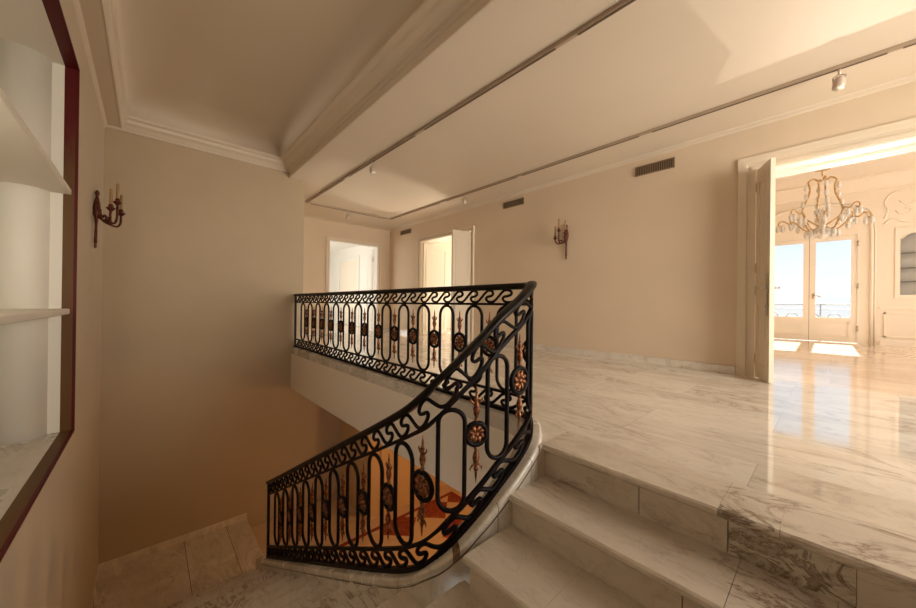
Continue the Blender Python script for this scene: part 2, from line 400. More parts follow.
# edge slab of the top floor with its rounded nosing, and the steps below it
def tread(name, m, x0, x1, y0, y1, z, th=0.035):
    pr = [(y0+0.012,z-th),(y0+0.002,z-th*0.75),(y0-0.0,z-th*0.5),(y0+0.003,z-th*0.2),(y0+0.013,z),(y1,z),(y1,z-th)]
    return struct(MB().extr(pr,'x',x0,x1).build(name, m))
XS = -1.125
tread('floor','step_marble', XS, -0.30, 1.675, 1.99, 0.0025)
tread('floor','step_marble_veined', -0.298, -0.12, 1.675, 1.76, 0.0025); struct(box('floor','step_marble', -0.298,-0.12,1.7605,1.99,-0.03,0.0025))
tread('floor','step_marble', -0.118, XR, 1.675, 1.99, 0.0025)
def riser(m, x0, x1, y, z0, z1): return struct(MB().box(x0,x1,y,y+0.03,z0,z1).build('floor', m, bevel=0.001))
riser('step_marble', XS, -0.602, 1.705, -0.172, -0.033); riser('step_marble', -0.598, -0.272, 1.705, -0.172, -0.033)
riser('step_marble_veined', -0.268, 0.06, 1.705, -0.172, -0.033); riser('step_marble', 0.0612, XR, 1.705, -0.172, -0.033)
tread('floor','step_marble', XS-0.01, -0.23, 1.375, 1.715, -0.172); tread('floor','step_marble', -0.228, 0.02, 1.375, 1.715, -0.172); tread('floor','step_marble', 0.022, XR, 1.375, 1.715, -0.172)
riser('step_marble', XS-0.02, -0.35, 1.405, -0.337, -0.207); riser('step_marble', -0.346, XR, 1.405, -0.337, -0.207)
tread('floor','step_marble', XS+0.01, -0.72, 1.062, 1.415, -0.337); tread('floor','step_marble', -0.7192, XR, 1.062, 1.415, -0.337)
riser('step_marble', XS+0.03, XR, 1.092, -0.50, -0.372)
struct(MB().box(-1.16,XR,YL-0.02,1.12,-0.54,-0.50).build('floor','step_marble'))
struct(box('floor','wall_paint', XS+0.05,XR,1.13,1.75,-0.68,-0.375)); 
# descending flight, thirteen risers down to the lower landing
RT, GO = 2.17/13, 0.305
for k in range(1,13):
    xa = -1.16-GO*(k-1); z = -0.5-RT*k
    pr = [(xa+0.02,z-0.035),(xa+0.02,z),(xa-GO+0.012,z),(xa-GO-0.012,z-0.004),(xa-GO-0.02,z-0.018),(xa-GO-0.012,z-0.033),(xa-GO+0.005,z-0.035)]
    struct(MB().extr(pr,'y',YL,1.0).build('floor','step_marble'))
for k in range(13):
    xa = -1.16-GO*k; z = -0.5-RT*k
    struct(MB().box(xa,xa+0.025,YL,1.0,z-RT,z-0.035).build('floor','step_marble'))
struct(MB().extr([(-1.16,-0.54),(-1.16,-0.50),(-1.168,-0.502),(-1.176,-0.518),(-1.168,-0.535)],'y',YL,1.1).build('floor','step_marble'))
struct(box('floor','dark_gap', XB,-4.80,YL-0.02,1.205,-2.72,-2.674))
for y0_,y1_ in ((YL-0.02,0.422),(0.428,0.927),(0.933,1.21)): struct(box('floor','landing_marble', XB,-4.80,y0_,y1_,-2.71,-2.67,bevel=0.001))
struct(MB().extr([(-1.12,-0.62),(-1.16,-0.82),(-4.84,-2.90),(-4.84,-3.05),(-1.12,-0.95)],'y',YL,1.0).build('floor','wall_paint'))
# skirting on the lower landing
struct(MB().extr([(XB,-2.67),(XB+0.018,-2.67),(XB+0.018,-2.585),(XB+0.01,-2.578),(XB,-2.578)],'y',YL,1.21).build('baseboard_back','landing_marble'))
struct(MB().extr([(YL,-2.67),(YL+0.015,-2.67),(YL+0.015,-2.585),(YL,-2.578)],'x',XB,-5.0).build('baseboard_left','landing_marble'))
# lower lobby under the gallery
struct(box('floor','lobby_floor', XB-0.1,0.4,1.2,5.3,-2.88,-2.84))
struct(box('floor','landing_marble', XB,-4.80,1.195,1.215,-2.84,-2.70))
struct(box('wall_lobby_left','lobby_paint', XB,-5.2,2.75,5.2,-2.84,-0.69)); struct(box('wall_lobby_far','lobby_paint', -5.2,0.4,5.1,5.25,-2.84,-0.69))
struct(box('wall_lobby_right','lobby_paint', 0.25,0.4,1.2,5.1,-2.84,-0.69)); struct(box('wall_lobby_near','lobby_paint', -4.8,0.25,0.99,1.03,-2.9,-1.0) if 0 else box('wall_lobby_near','lobby_paint', -1.2,0.25,1.10,1.2,-2.84,-0.69))
# panelled door in the lobby wall
dl = empty('door_5', (-5.2,3.35,-2.84)); struct(dl)
MB().box(-5.2,-5.165,2.98,3.06,-2.84,-0.80).box(-5.2,-5.165,3.88,3.96,-2.84,-0.80).box(-5.2,-5.165,3.06,3.88,-0.88,-0.80).build('door_frame','lobby_paint',dl)
MB().box(-5.2,-5.175,3.06,3.88,-2.84,-0.88).box(-5.18,-5.168,3.16,3.78,-2.62,-1.9).box(-5.18,-5.168,3.16,3.78,-1.78,-1.0).build('door_leaf','lobby_paint',dl,bevel=0.004)
MB().tube([(-5.175,3.80,-1.85),(-5.14,3.80,-1.85),(-5.13,3.80,-1.85)],0.012).ball((-5.12,3.80,-1.85),0.022).build('door_knob','brass',dl)

# walls
struct(box('wall_back','stairwell_shade_paint', XB-0.15,XB,YL-0.2,2.03,-2.9,3.6))
struct(box('wall_back','stairwell_shade_paint', XB-0.15,XB,2.03,5.4,-2.9,-0.686))
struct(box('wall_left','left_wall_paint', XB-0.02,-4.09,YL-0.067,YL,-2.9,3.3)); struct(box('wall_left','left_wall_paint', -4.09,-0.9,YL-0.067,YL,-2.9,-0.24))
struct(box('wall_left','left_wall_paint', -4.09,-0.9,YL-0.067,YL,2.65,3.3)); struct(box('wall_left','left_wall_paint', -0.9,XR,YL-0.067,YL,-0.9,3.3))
struct(box('wall_near','wall_paint', XF-0.1,XB-0.15,1.90,2.03,-0.03,ZC))
def wall_with_holes(name, m, axis, c0, c1, a0, a1, z0, z1, holes):
    cur = a0
    def put(p,q,zz0,zz1):
        if q-p<1e-4 or zz1-zz0<1e-4: return
        struct(box(name,m,*((p,q,c0,c1) if axis=='x' else (c0,c1,p,q)),zz0,zz1))
    for h0,h1,hb,ht in holes:
        put(cur,h0,z0,z1); put(h0,h1,z0,hb); put(h0,h1,ht,z1); cur = h1
    put(cur,a1,z0,z1)
D1 = (-0.60,1.60,0.0,2.415); D2 = (-7.22,-5.33,0.0,2.435)
wall_with_holes('wall_right','wall_paint','x',YW,YT-0.12,XF-0.15,XR,0.0,3.3,[D2,D1])
wall_with_holes('wall_salon_near','salon_paint','x',YT-0.12,YT,-4.3,4.2,0.0,4.0,[(D1[0],D1[1],D1[2],D1[3])])
wall_with_holes('wall_middle_room_near','salon_paint','x',YT-0.12,YT,XF,-4.4,0.0,3.0,[D2])
wall_with_holes('wall_far','wall_paint','y',XF-0.15,XF,1.9,YW,0.0,3.1,[(3.46,4.84,0.0,2.43)])
wall_with_holes('wall_end','wall_paint','y',XR,XR+0.15,YL-0.1,YW+0.4,-0.54,3.6,[(0.9,4.3,0.25,2.45)])  # unseen end wall; opening added to let light into the hall
# ceilings
struct(box('ceiling','ceiling_paint', XF-0.1,XR,2.03,YW+0.02,ZC,ZC+0.1))
struct(box('ceiling','ceiling_paint', XB-0.1,XR,1.78,2.03,2.945,3.6))       # beam
struct(MB().extr([(YW+0.002,2.925),(YW-0.012,2.93),(YW-0.02,2.938),(YW-0.075,2.948),(YW-0.085,2.9595),(YW+0.002,2.9595)],'x',XF,XR).build('trim_1','ceiling_paint'))
struct(MB().extr([(XF-0.002,2.925),(XF+0.012,2.93),(XF+0.02,2.938),(XF+0.075,2.948),(XF+0.085,2.9595),(XF-0.002,2.9595)],'y',2.03,YW).build('trim_2','ceiling_paint'))
# coffer over the stairwell, with its stepped cornice
XE = 1.6
def cornice(pts_out, pts_in_sign, axis): pass
prof_beam = [(0,2.944),(0.012,2.948),(0.014,2.985),(0.006,2.992),(0.006,3.035),(0.02,3.042),(0.03,3.06),(0.06,3.068),(0.075,3.09),(0.10,3.10),(0.135,3.115),(0.15,3.145),(0.17,3.152),(0.19,3.158),(0.20,3.172),(0.20,3.19),(-0.02,3.22),(-0.02,2.96)]
prof_wall = [(0,3.025),(0.03,3.03),(0.045,3.05),(0.06,3.06),(0.085,3.085),(0.10,3.095),(0.135,3.112),(0.15,3.145),(0.17,3.152),(0.19,3.158),(0.20,3.172),(0.20,3.19),(-0.02,3.22)]
def mitre(prof, axis, base, sgn, lo, hi, ends):
    """profile (d,z) along an axis, ends cut at 45 degrees where asked"""
    mb = MB(); n = len(prof); vs = []
    for t,cut in ((lo,ends[0]),(hi,ends[1])):
        for d,z in prof:
            tt = t + (d if (cut and t==lo) else (-d if cut else 0))
            vs.append((tt, base+sgn*d, z) if axis=='x' else (base+sgn*d, tt, z))
    fs = [tuple(range(n)), tuple(range(n,2*n))]+[(i,n+i,n+(i+1)%n,(i+1)%n) for i in range(n)]
    return mb.add(vs, fs)
struct(mitre(prof_beam,'x',1.78,-1,XB,XE,(True,False)).build('trim_3','ceiling_paint'))
struct(mitre(prof_wall,'y',XB,1,YL,1.78,(False,True)).build('trim_4','ceiling_paint'))
struct(box('ceiling','ceiling_paint', XB,XE,YL,-0.27,3.05,3.25))
struct(MB().extr([(-0.275,3.045),(-0.262,3.055),(-0.255,3.075),(-0.248,3.085),(-0.24,3.11),(-0.225,3.125),(-0.22,3.14),(-0.22,3.19),(-0.29,3.2),(-0.29,3.05)],'x',XB+0.02,XE).build('trim_5','ceiling_paint'))
struct(MB().extr([(YL,3.05),(YL+0.03,3.05),(YL+0.022,3.035),(YL+0.012,3.02),(YL,3.01)],'x',XB,XE).build('trim_6','ceiling_paint'))
def coffer():
    mb = MB(); x0,x1,y0,y1 = -6.10,XE,-0.22,1.58
    rings = [(0,3.188),(0.0,3.26)] + [(0.42*(1-math.cos(a)),3.26+0.22*math.sin(a)) for a in [PI/2*i/8 for i in range(1,9)]]
    vs = []; 
    for i,z in rings: vs += [(x0+i,y0+i,z),(x1-i,y0+i,z),(x1-i,y1-i,z),(x0+i,y1-i,z)]
    fs = [(r*4+k,r*4+(k+1)%4,(r+1)*4+(k+1)%4,(r+1)*4+k) for r in range(len(rings)-1) for k in range(4)]
    r = len(rings)-1; fs.append((r*4,r*4+1,r*4+2,r*4+3))
    mb.add(vs, fs); 
    mb.smooth = [True]*(len(mb.smooth)-1)+[False]; return mb.build('ceiling','coffer_shade_paint')
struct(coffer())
struct(box('ceiling','ceiling_paint', XE,XR,YL,1.78,3.05,3.2))
struct(box('ceiling','ceiling_paint', XB-0.1,XE+0.1,YL-0.1,1.8,3.49,3.6))
struct(box('wall_coffer_end','ceiling_paint', XE-0.002,XE+0.1,YL,1.8,3.05,3.6))
# marble skirting on the long wall
struct(box('baseboard_right','floor_marble', D2[1]+0.09,D1[0]-0.17,YW-0.018,YW,0.0,0.095,bevel=0.003)); struct(box('baseboard_right','floor_marble', XF,D2[0]-0.09,YW-0.018,YW,0.0,0.095))
struct(box('baseboard_far','floor_marble', XF,XF+0.018,2.03,3.37,0.0,0.095)); struct(box('baseboard_far','floor_marble', XF,XF+0.018,4.93,YW,0.0,0.095))

# niche with shelves in the left wall
ZS, ZN = -0.24, 2.65
struct(box('wall_niche_end','niche_paint', -4.2,-4.09,-1.15,-0.5,-0.4,2.8)); struct(box('wall_niche_back','niche_paint', -4.2,-0.8,-1.2,-1.1,-0.4,2.8)); struct(box('wall_niche_near','niche_paint', -0.9,-0.8,-1.15,-0.5,-0.4,2.8))
struct(box('ceiling_niche','niche_paint', -4.09,-0.9,-1.1,-0.5,ZN,ZN+0.1)); struct(box('trim_7','sill_marble', -4.09,-0.9,-1.1,-0.5,ZS-0.1,ZS))
struct(MB().lathe([(0.15,ZS),(0.15,ZN)],40,Matrix.Translation((-4.115,-0.715,0))).build('wall_niche_column','niche_paint'))
fr = MB(); t = 0.012
fr.box(-4.09-t,-4.09+0.001,-0.502,YL+0.006,ZS-t,ZN+t).box(-4.09,-0.9,-0.502,YL+0.006,ZN-0.001,ZN+t).box(-4.09,-0.9,-0.502,YL+0.006,ZS-t,ZS+0.001).box(-0.9,-0.9+t,-0.502,YL+0.006,ZS-t,ZN+t)
struct(fr.build('trim_8','red_wood'))
mat('dark_red_stain', (0.085,0.005,0.004), 0.5, 0.0, **{'Specular IOR Level':0.2})
fe = MB(); y0_, y1_ = YL-0.009, YL+0.009; q = 0.0015
fe.box(-4.09-t,-4.09+q,y0_,y1_,ZS-t,ZN+t).box(-4.09,-0.9,y0_,y1_,ZN-q,ZN+t).box(-4.09,-0.9,y0_,y1_,ZS-t,ZS+q)
struct(fe.build('trim_8','dark_red_stain'))
def shelf(z, lab):
    pr = [(-0.465,z-0.026),(-0.458,z-0.02),(-0.458,z+0.012),(-0.465,z+0.018),(-1.1,z+0.018),(-1.1,z-0.026)]
    o = MB().extr(pr,'x',-4.088,-0.9).build('wall_shelf','niche_paint')
    tag(o, lab, 'shelf', 'white shelves in the wall niche')
shelf(1.665,'upper white shelf in the red-framed wall niche, its underside showing'); shelf(0.715,'lower white shelf in the red-framed wall niche, at mid height')

# curb under the railing: marble cap and body
S_CURVE = s_of(lambda i,p: cum[i]>4.5 and p.x>=-1.36)
def bot(s):
    p = at(s)
    return -0.685 if p.x>-1.5 and p.z>-0.35 else min(-0.685, p.z-0.30)
S_END = TOT
cap = [(-0.069,-0.014),(-0.063,-0.004),(-0.054,0.0),(0.054,0.0),(0.063,-0.004),(0.069,-0.014),(0.070,-0.038),(0.066,-0.045),(0.060,-0.047),(0.060,-0.053),(-0.060,-0.053),(-0.060,-0.047),(-0.066,-0.045),(-0.070,-0.038)]
def cap2(k): return [(o,dz-0.001) for o,dz in cap]
S_D0 = s_of(lambda i,p: cum[i]>5 and p.y<=1.158); S_D1 = S_D0+0.028
struct(sweep(0,S_CURVE,[(-0.075,-0.11),(-0.075,-0.006),(-0.07,0),(0.066,0),(0.07,-0.006),(0.07,-0.11)],0.2).build('trim_9','curb_marble'))
struct(sweep(S_CURVE,S_D0,cap,0.02).build('trim_9','curb_marble'))
struct(sweep(S_D0,S_D1,[(o*1.01,dz) for o,dz in cap],0.01).build('trim_9','curb_marble_dark'))
struct(sweep(S_D1,S_END,cap,0.02).build('trim_9','curb_marble'))
struct(sweep(0,S_CURVE,[(-0.06,None),(-0.06,-0.11),(0.02,-0.11),(0.02,None)],0.2,bottom=lambda s:-0.686).build('wall_gallery_fascia','fascia_lit_paint'))
struct(sweep(S_CURVE,S_D0+0.6,[(-0.07,None),(-0.07,-0.05),(0.0,-0.05),(0.0,None)],0.02,bottom=bot).build('wall_curb_outer','wall_paint') if 0 else sweep(S_CURVE,S_END,[(-0.067,None),(-0.067,-0.054),(-0.062,-0.050),(0.062,-0.050),(0.067,-0.054),(0.067,None)],0.02,bottom=bot).build('wall_curb','curb_marble'))
# brown strip painting the groove's shade under the cap, and the curb stone joints
struct(sweep(S_CURVE,S_END,[(-0.0672,-0.055),(-0.0672,-0.051),(0.0672,-0.051),(0.0672,-0.055)],0.02).build('trim_15','joint_shade_brown'))
for s_ in (5.32,5.56,6.07,6.9,7.9):
    struct(sweep(s_,s_+0.004,[(-0.0674,None),(-0.0674,-0.053),(0.0674,-0.053),(0.0674,None)],0.01,bottom=bot).build('trim_16','joint_shade_brown'))
    struct(sweep(s_,s_+0.003,[(o*1.004,dz) for o,dz in cap],0.01).build('trim_16','joint_shade_brown'))
# marble landing end piece closing the curb at the foot
pe = at(TOT)
struct(MB().extr([(pe.x,pe.z-0.002),(-4.78,pe.z-0.135),(-4.80,pe.z-0.15),(-4.80,-2.84),(pe.x,-2.84)],'y',pe.y-0.067,pe.y+0.067).build('wall_curb','curb_marble'))

# ------------------------------------------------------------------ the wrought iron railing
HR = 0.915; Z2 = 0.768; Z3 = 0.135     # handrail top, frieze bar, lower bar above the base bar
rail = empty('stair_railing', (-1.3,1.82,0.04))
tag(rail, 'black wrought iron balustrade with gilded rosettes curving from the gallery down the stairs', 'railing')
hp = [(-0.028,HR-0.028),(-0.031,HR-0.014),(-0.025,HR-0.003),(-0.012,HR+0.001),(0.012,HR+0.001),(0.025,HR-0.003),(0.031,HR-0.014),(0.028,HR-0.028),(0.015,HR-0.044),(-0.015,HR-0.044)]
sweep(-0.0,TOT,hp,0.015,smooth=True).build('handrail','handrail_bronze',rail)
def slope(s):
    a, b = max(0,s-0.10), min(TOT,s+0.10); return abs(at(b).z-at(a).z)/(b-a)
def kk(s): return math.sqrt(1+slope(s)**2)
def z2(s): return HR-(HR-Z2)*kk(s)
def z3(s): return Z3*(1+0.05*(kk(s)-1))
def bar(s0,s1,h,w,t,name,ds=0.02):
    mb = MB(); ss = srange(s0,s1,ds); vs = []
    for s in ss:
        p = at(s); nn = nrm(s); hh = h(s) if callable(h) else h
        for o,dz in ((-w/2,-t/2),(-w/2,t/2),(w/2,t/2),(w/2,-t/2)): vs.append((p.x+nn.x*o, p.y+nn.y*o, p.z+hh+dz*kk(s)))
    mb.add(vs, [(i*4+k, i*4+(k+1)%4, (i+1)*4+(k+1)%4, (i+1)*4+k) for i in range(len(ss)-1) for k in range(4)]+[(3,2,1,0),tuple((len(ss)-1)*4+k for k in range(4))])
    return mb.build(name,'wrought_iron',rail)
bar(0.005,TOT,z2,0.022,0.018,'frieze_bar'); bar(0.005,TOT,z3,0.022,0.018,'lower_bar'); bar(0.005,TOT,0.013,0.036,0.026,'base_bar')
for s in (0.02, TOT-0.012):
    o = MB().box(-0.013,0.013,-0.013,0.013,0.0,HR-0.02).build('newel_post','wrought_iron'); o.parent = rail; p = at(s); n = nrm(s); o.location = Vector((p.x,p.y,p.z)) - rail.location; o.rotation_euler = (0,0,math.atan2(n.y,n.x)+PI/2)
# running scroll: one wave of the running pattern, x in scroll units, y 0..1
wave = [(0.0,0.02),(0.12,0.03),(0.26,0.14),(0.50,0.50),(0.72,0.84),(0.86,0.97),(1.0,0.97),(1.12,0.87),(1.16,0.72),(1.10,0.58),(0.97,0.50),(0.84,0.47),(0.76,0.40),(0.74,0.28),(0.80,0.14),(0.90,0.05),(1.0,0.02)]
def scroll(h0, h1, name, r):
    mb = MB(); n = len(OV)
    w3 = catmull([(x,y,0) for x,y in wave], 3)[:-1]
    pts = []
    k = -1.5
    # one continuous wavy bar
    kmax = 2*(n-1)+1
    for i in range(-2, kmax+1):
        for p in w3:
            ph = (i+p.x)/2 + 0.02
            s = OV[0]+(ph)*(OV[1]-OV[0]) if ph<0 else (OV[-1]+(ph-(n-1))*(OV[-1]-OV[-2]) if ph>n-1 else sph(ph))
            if s<0.03 or s>TOT-0.02:
                if len(pts)>3: mb.tube(pts, r, 6, flat=1.0)
                pts = []; continue
            a_, b_ = h0(s), h1(s); pts.append(rp(s, a_+(b_-a_)*p.y))
    if len(pts)>3: mb.tube(pts, r, 6)
    # small curl in the bend of every wave
    return mb.build(name,'wrought_iron',rail)
scroll(lambda s:z2(s)+0.012, lambda s:HR-0.043, 'scroll_frieze', 0.0105); scroll(lambda s:0.030, lambda s:z3(s)-0.010, 'scroll_frieze', 0.0118)
W = 0.086
def gap_at(i):
    a = OV[i]-OV[i-1] if i>0 else 0.333; b = OV[i+1]-OV[i] if i<len(OV)-1 else 0.32; return min(a,b,0.3333)
for i_, s in enumerate(OV):
    p0 = at(s); pts = []
    sl = slope(s)
    zt, zb = z2(s)-0.016-0.018*sl, z3(s)+0.014+0.022*sl
    wv = 0.262*gap_at(i_)
    for i in range(13):
        a = PI*i/12; pts.append((wv*math.cos(a), zt-wv+wv*math.sin(a)))
    for i in range(1,6): pts.append((-wv, zt-wv-(zt-zb-2*wv)*i/6))
    for i in range(13):
        a = PI+PI*i/12; pts.append((wv*math.cos(a), zb+wv+wv*math.sin(a)))
    for i in range(1,6): pts.append((wv, zb+wv+(zt-zb-2*wv)*i/6))
    MB().tube([Vector((rp(s+u,0).x,rp(s+u,0).y,p0.z+h)) for u,h in pts], 0.0122, 8, closed=True, flat=1.0).build('oval','wrought_iron',rail, local=tuple(p0))
def medallion(s, gap):
    MID = (z2(s)+z3(s))/2
    p = rp(s,0); gap = min(gap,0.333); ra = 0.212*gap; k_ = 1.15*gap/0.333
    m = MB()
    m.tube([Vector((rp(s+ra*math.cos(a),0).x,rp(s+ra*math.cos(a),0).y,p.z+MID+ra*math.sin(a))) for a in [2*PI*i/24 for i in range(24)]], 0.0135, 8, closed=True)
    ring = m.build('medallion','wrought_iron',rail, local=tuple(p))
    # rosette with petals, seen from both sides
    g = MB(); n = nrm(s)
    c = rp(s,MID)
    a0,a1 = rp(s-0.02,MID), rp(s+0.02,MID); t = (a1-a0).normalized(); t.z = 0; t.normalize()
    B = Matrix((t, n, Vector((0,0,1)))).transposed()
    for k in range(8):
        an = 2*PI*k/8
        L = []
        for q in range(5):
            rr = (0.012+0.040*q/4)*k_; an2 = an+0.5*q/4
            L.append(c + B @ Vector((rr*math.cos(an2), 0, rr*math.sin(an2))))
        g.tube(L, [0.008,0.013,0.015,0.012,0.005], 6)
    g.ball(c, 0.017)
    o = g.build('rosette','worn_gilding',None, local=tuple(c)); o.parent = ring; o.location = Vector(c)-Vector(p)
    # spear shaped leaf finials above and below
    for sg in (1,-1):
        f = MB()
        base = MID+sg*(ra+0.008)
        hh = 0.185
        prof = [(0.009,0),(0.012,0.01),(0.008,0.02),(0.014,0.038),(0.018,0.058),(0.014,0.083),(0.008,0.10),(0.011,0.108),(0.013,0.115),(0.007,0.13),(0.005,0.16),(0.0012,hh)]
        vs = []
        bc = rp(s,base)
        M = Matrix.Translation(bc) @ Matrix.Rotation(0 if sg>0 else PI, 4, n)
        f.lathe([(r,z) for r,z in prof], 8, M @ Matrix.Diagonal((1,0.7,1,1)) if 0 else M)
        for sd in (-1,1):
            q = [bc + t*sd*0.008 + Vector((0,0,sg*0.088)), bc + t*sd*0.022 + Vector((0,0,sg*0.098)), bc + t*sd*0.032 + Vector((0,0,sg*0.110)), bc + t*sd*0.030 + Vector((0,0,sg*0.122))]
            f.tube(q, [0.006,0.006,0.005,0.002], 6)
        f.build('finial','worn_gilding',rail, local=tuple(bc))
for i in range(len(OV)-1):
    medallion((OV[i]+OV[i+1])/2, OV[i+1]-OV[i])

# ------------------------------------------------------------------ doors
def casing(mb, axis, c, sgn, a0, a1, zt, w=0.085, d=0.022, steps=3, left=True):
    """stepped architrave around an opening on a wall face"""
    for k in range(steps):
        i0 = w*k/steps; dd = d*(0.55 if k%2 else 1.6) + (0.016 if k==steps-1 else 0)
        lo, hi = (c, c+sgn*dd) if sgn>0 else (c+sgn*dd, c)
        def bx(p,q,z0,z1):
            if axis=='x': mb.box(p,q,lo,hi,z0,z1)
            else: mb.box(lo,hi,p,q,z0,z1)
        o = w*(k+1)/steps; inn = w*k/steps
        bx(a0-o,a0-inn,0,zt+o); bx(a1+inn,a1+o,0,zt+o); bx(a0-inn,a1+inn,zt+inn,zt+o)
    return mb
# door_1: wide doorway to the salon
d1 = empty('door_1', (D1[0],YW,0)); struct(d1)
casing(MB(),'x',YW,-1,D1[0],D1[1],D1[3],0.165,0.018,4).build('door_casing','trim_paint',d1)
lin = MB()
lin.box(D1[0]-0.002,D1[0]+0.012,YW,YT,0,D1[3]).box(D1[1]-0.012,D1[1]+0.002,YW,YT,0,D1[3]).box(D1[0],D1[1],YW,YW+0.06,D1[3]-0.012,D1[3]+0.002).box(D1[0],D1[1],YW+0.06,YT,D1[3]-0.004,D1[3]+0.002).box(D1[0],D1[1],YW+0.24,YW+0.29,D1[3]-0.03,D1[3]-0.004).box(D1[0],D1[1],YT-0.05,YT+0.02,D1[3]-0.022,D1[3]+0.1)
lin.build('door_lining','salon_trim',d1)
def leaf_mesh(w, h, t, panels, bev=0.004):
    """door leaf along +X from the hinge, centred on Y, with raised panel mouldings on both faces"""
    mb = MB().box(0,w,-t/2,t/2,0.008,h)
    for (z0,z1) in panels:
        for sg in (-1,1):
            for (a,b,cc,dd) in ((0.075,w-0.075,z0,z0+0.018),(0.075,w-0.075,z1-0.018,z1),(0.075,0.093,z0,z1),(w-0.093,w-0.075,z0,z1)):
                y0,y1 = sorted((sg*(t/2),sg*(t/2+0.009))); mb.box(a,b,y0,y1,cc,dd)
    return mb
def place_leaf(parent, hinge, end, h, t, panels, m, handle=None, hside=1):
    hx,hy = hinge; ex,ey = end; w = math.hypot(ex-hx,ey-hy)
    o = leaf_mesh(w,h,t,panels).build('door_leaf',m); o.parent = parent
    o.location = Vector((hx,hy,0))-parent.location; o.rotation_euler = (0,0,math.atan2(ey-hy,ex-hx))
    if handle:
        z = handle; hb = MB()
        for sg in (-1,1):
            y0 = sg*(t/2)
            hb.box(w-0.062,w-0.028,min(y0,y0+sg*0.008),max(y0,y0+sg*0.008),z-0.30,z+0.16)
            hb.tube([(w-0.045,y0,z),(w-0.045,y0+sg*0.055,z)],0.009); hb.tube([(w-0.045,y0+sg*0.055,z),(w-0.085,y0+sg*0.057,z+0.004),(w-0.15,y0+sg*0.055,z)],[0.010,0.009,0.007])
            hb.tube([(w-0.045,y0+sg*0.006,z-0.2),(w-0.045,y0+sg*0.02,z-0.2)],0.012)
        q = hb.build('door_handle','steel'); q.parent = o
    return o
lf = place_leaf(d1,(-0.572,YW-0.03),(-0.425,4.89),2.40,0.04,[(0.15,0.85),(1.0,2.25)],'trim_paint',1.02)
MB().box(-0.6,-0.588,YW-0.01,YW+0.0,0,2.4).build('hinge_strip','trim_paint',d1)
hg = MB()
for z in (0.22,1.0,1.26,2.2) : hg.lathe([(0.011,z-0.05),(0.013,z-0.045),(0.013,z+0.045),(0.011,z+0.05),(0.006,z+0.065)],10,Matrix.Translation((-0.588,YW-0.035,0)))
hg.build('hinge','brass',d1)
MB().tube([(-0.588,YW-0.035,0.05),(-0.588,YW-0.035,2.3)],0.006).build('hinge_rod','trim_paint',d1)
# door_2: double doors of the middle room
d2 = empty('door_2', (D2[0],YW,0)); struct(d2)
casing(MB(),'x',YW,-1,D2[0],D2[1],D2[3],0.085,0.018,3).build('door_casing','trim_paint',d2)
MB().box(D2[0]-0.002,D2[0]+0.012,YW,YT,0,D2[3]).box(D2[1]-0.012,D2[1]+0.002,YW,YT,0,D2[3]).box(D2[0],D2[1],YW,YT,D2[3]-0.012,D2[3]+0.002).build('door_lining','salon_trim',d2)
place_leaf(d2,(-7.19,YW+0.06),(-7.16,6.10),2.39,0.04,[(0.15,0.95),(1.1,2.25)],'salon_trim',1.0)
place_leaf(d2,(-5.345,YW-0.02),(-5.40,4.74),2.39,0.045,[(0.15,0.95),(1.1,2.25)],'trim_paint',1.0)
# door_3: doorway in the far wall
d3 = empty('door_3', (XF,3.46,0)); struct(d3)
casing(MB(),'y',XF,1,3.46,4.84,2.43,0.09,0.018,3).build('door_casing','trim_paint',d3)
MB().box(XF-0.15,XF,3.458,3.47,0,2.43).box(XF-0.15,XF,4.83,4.842,0,2.43).box(XF-0.15,XF,3.46,4.84,2.42,2.432).build('door_lining','white_paint',d3)
place_leaf(d3,(XF-0.17,4.80),(XF-0.62,4.86),2.38,0.04,[(0.15,0.95),(1.1,2.25)],'white_paint',1.0)
MB().lathe([(0.012,2.0),(0.014,2.02),(0.014,2.12),(0.01,2.14),(0.004,2.17)],10,Matrix.Translation((XF-0.16,4.79,0))).build('hinge','steel',d3)

# far white room
struct(box('floor','floor_marble', -14.5,XF-0.15,2.4,5.75,-0.03,0.0)); struct(box('ceiling','white_paint', -14.5,XF-0.15,2.4,5.75,2.9,3.0))
struct(box('wall_far_room_end','white_paint', -14.6,-14.5,2.4,5.75,0,3.0)); struct(box('wall_far_room_right','white_paint', -14.5,XF-0.15,5.6,5.75,0,3.0)); struct(box('wall_far_room_left','white_paint', -14.5,XF-0.15,2.4,2.5,0,3.0))
d4 = empty('door_4', (-13.1,5.6,0)); struct(d4)
casing(MB(),'x',5.6,-1,-13.0,-11.5,2.40,0.12,0.02,3).build('door_casing','white_paint',d4)
MB().box(-13.0,-11.5,5.575,5.6,0.01,2.40).box(-12.9,-11.6,5.566,5.58,1.1,2.3).box(-12.9,-11.6,5.566,5.58,0.15,0.95).build('door_leaf','salon_trim',d4,bevel=0.005)
# middle room
struct(box('floor','floor_marble', XF,-4.4,YT,9.5,-0.03,0.0)); struct(box('ceiling','salon_paint', XF,-4.4,YT,9.5,2.9,3.0))
struct(box('wall_middle_room_left','salon_paint', XF-0.1,XF,YT,9.5,0,3)); struct(box('wall_middle_room_right','salon_paint', -4.4,-4.3,YT,9.5,0,4.0))
wall_with_holes('wall_middle_room_far','salon_paint','x',9.4,9.5,XF,-4.4,0,3,[(-7.5,-5.5,0.0,2.45)])
w2 = empty('window_2',(-6.5,9.4,0)); struct(w2)  # unseen window, added to let sun on to the middle room floor
MB().box(-7.5,-7.42,9.41,9.47,0,2.45).box(-5.58,-5.5,9.41,9.47,0,2.45).box(-7.42,-5.58,9.41,9.47,2.38,2.45).box(-6.54,-6.46,9.41,9.47,0,2.38).box(-7.42,-5.58,9.41,9.47,0,0.3).build('window_frame','salon_trim',w2)

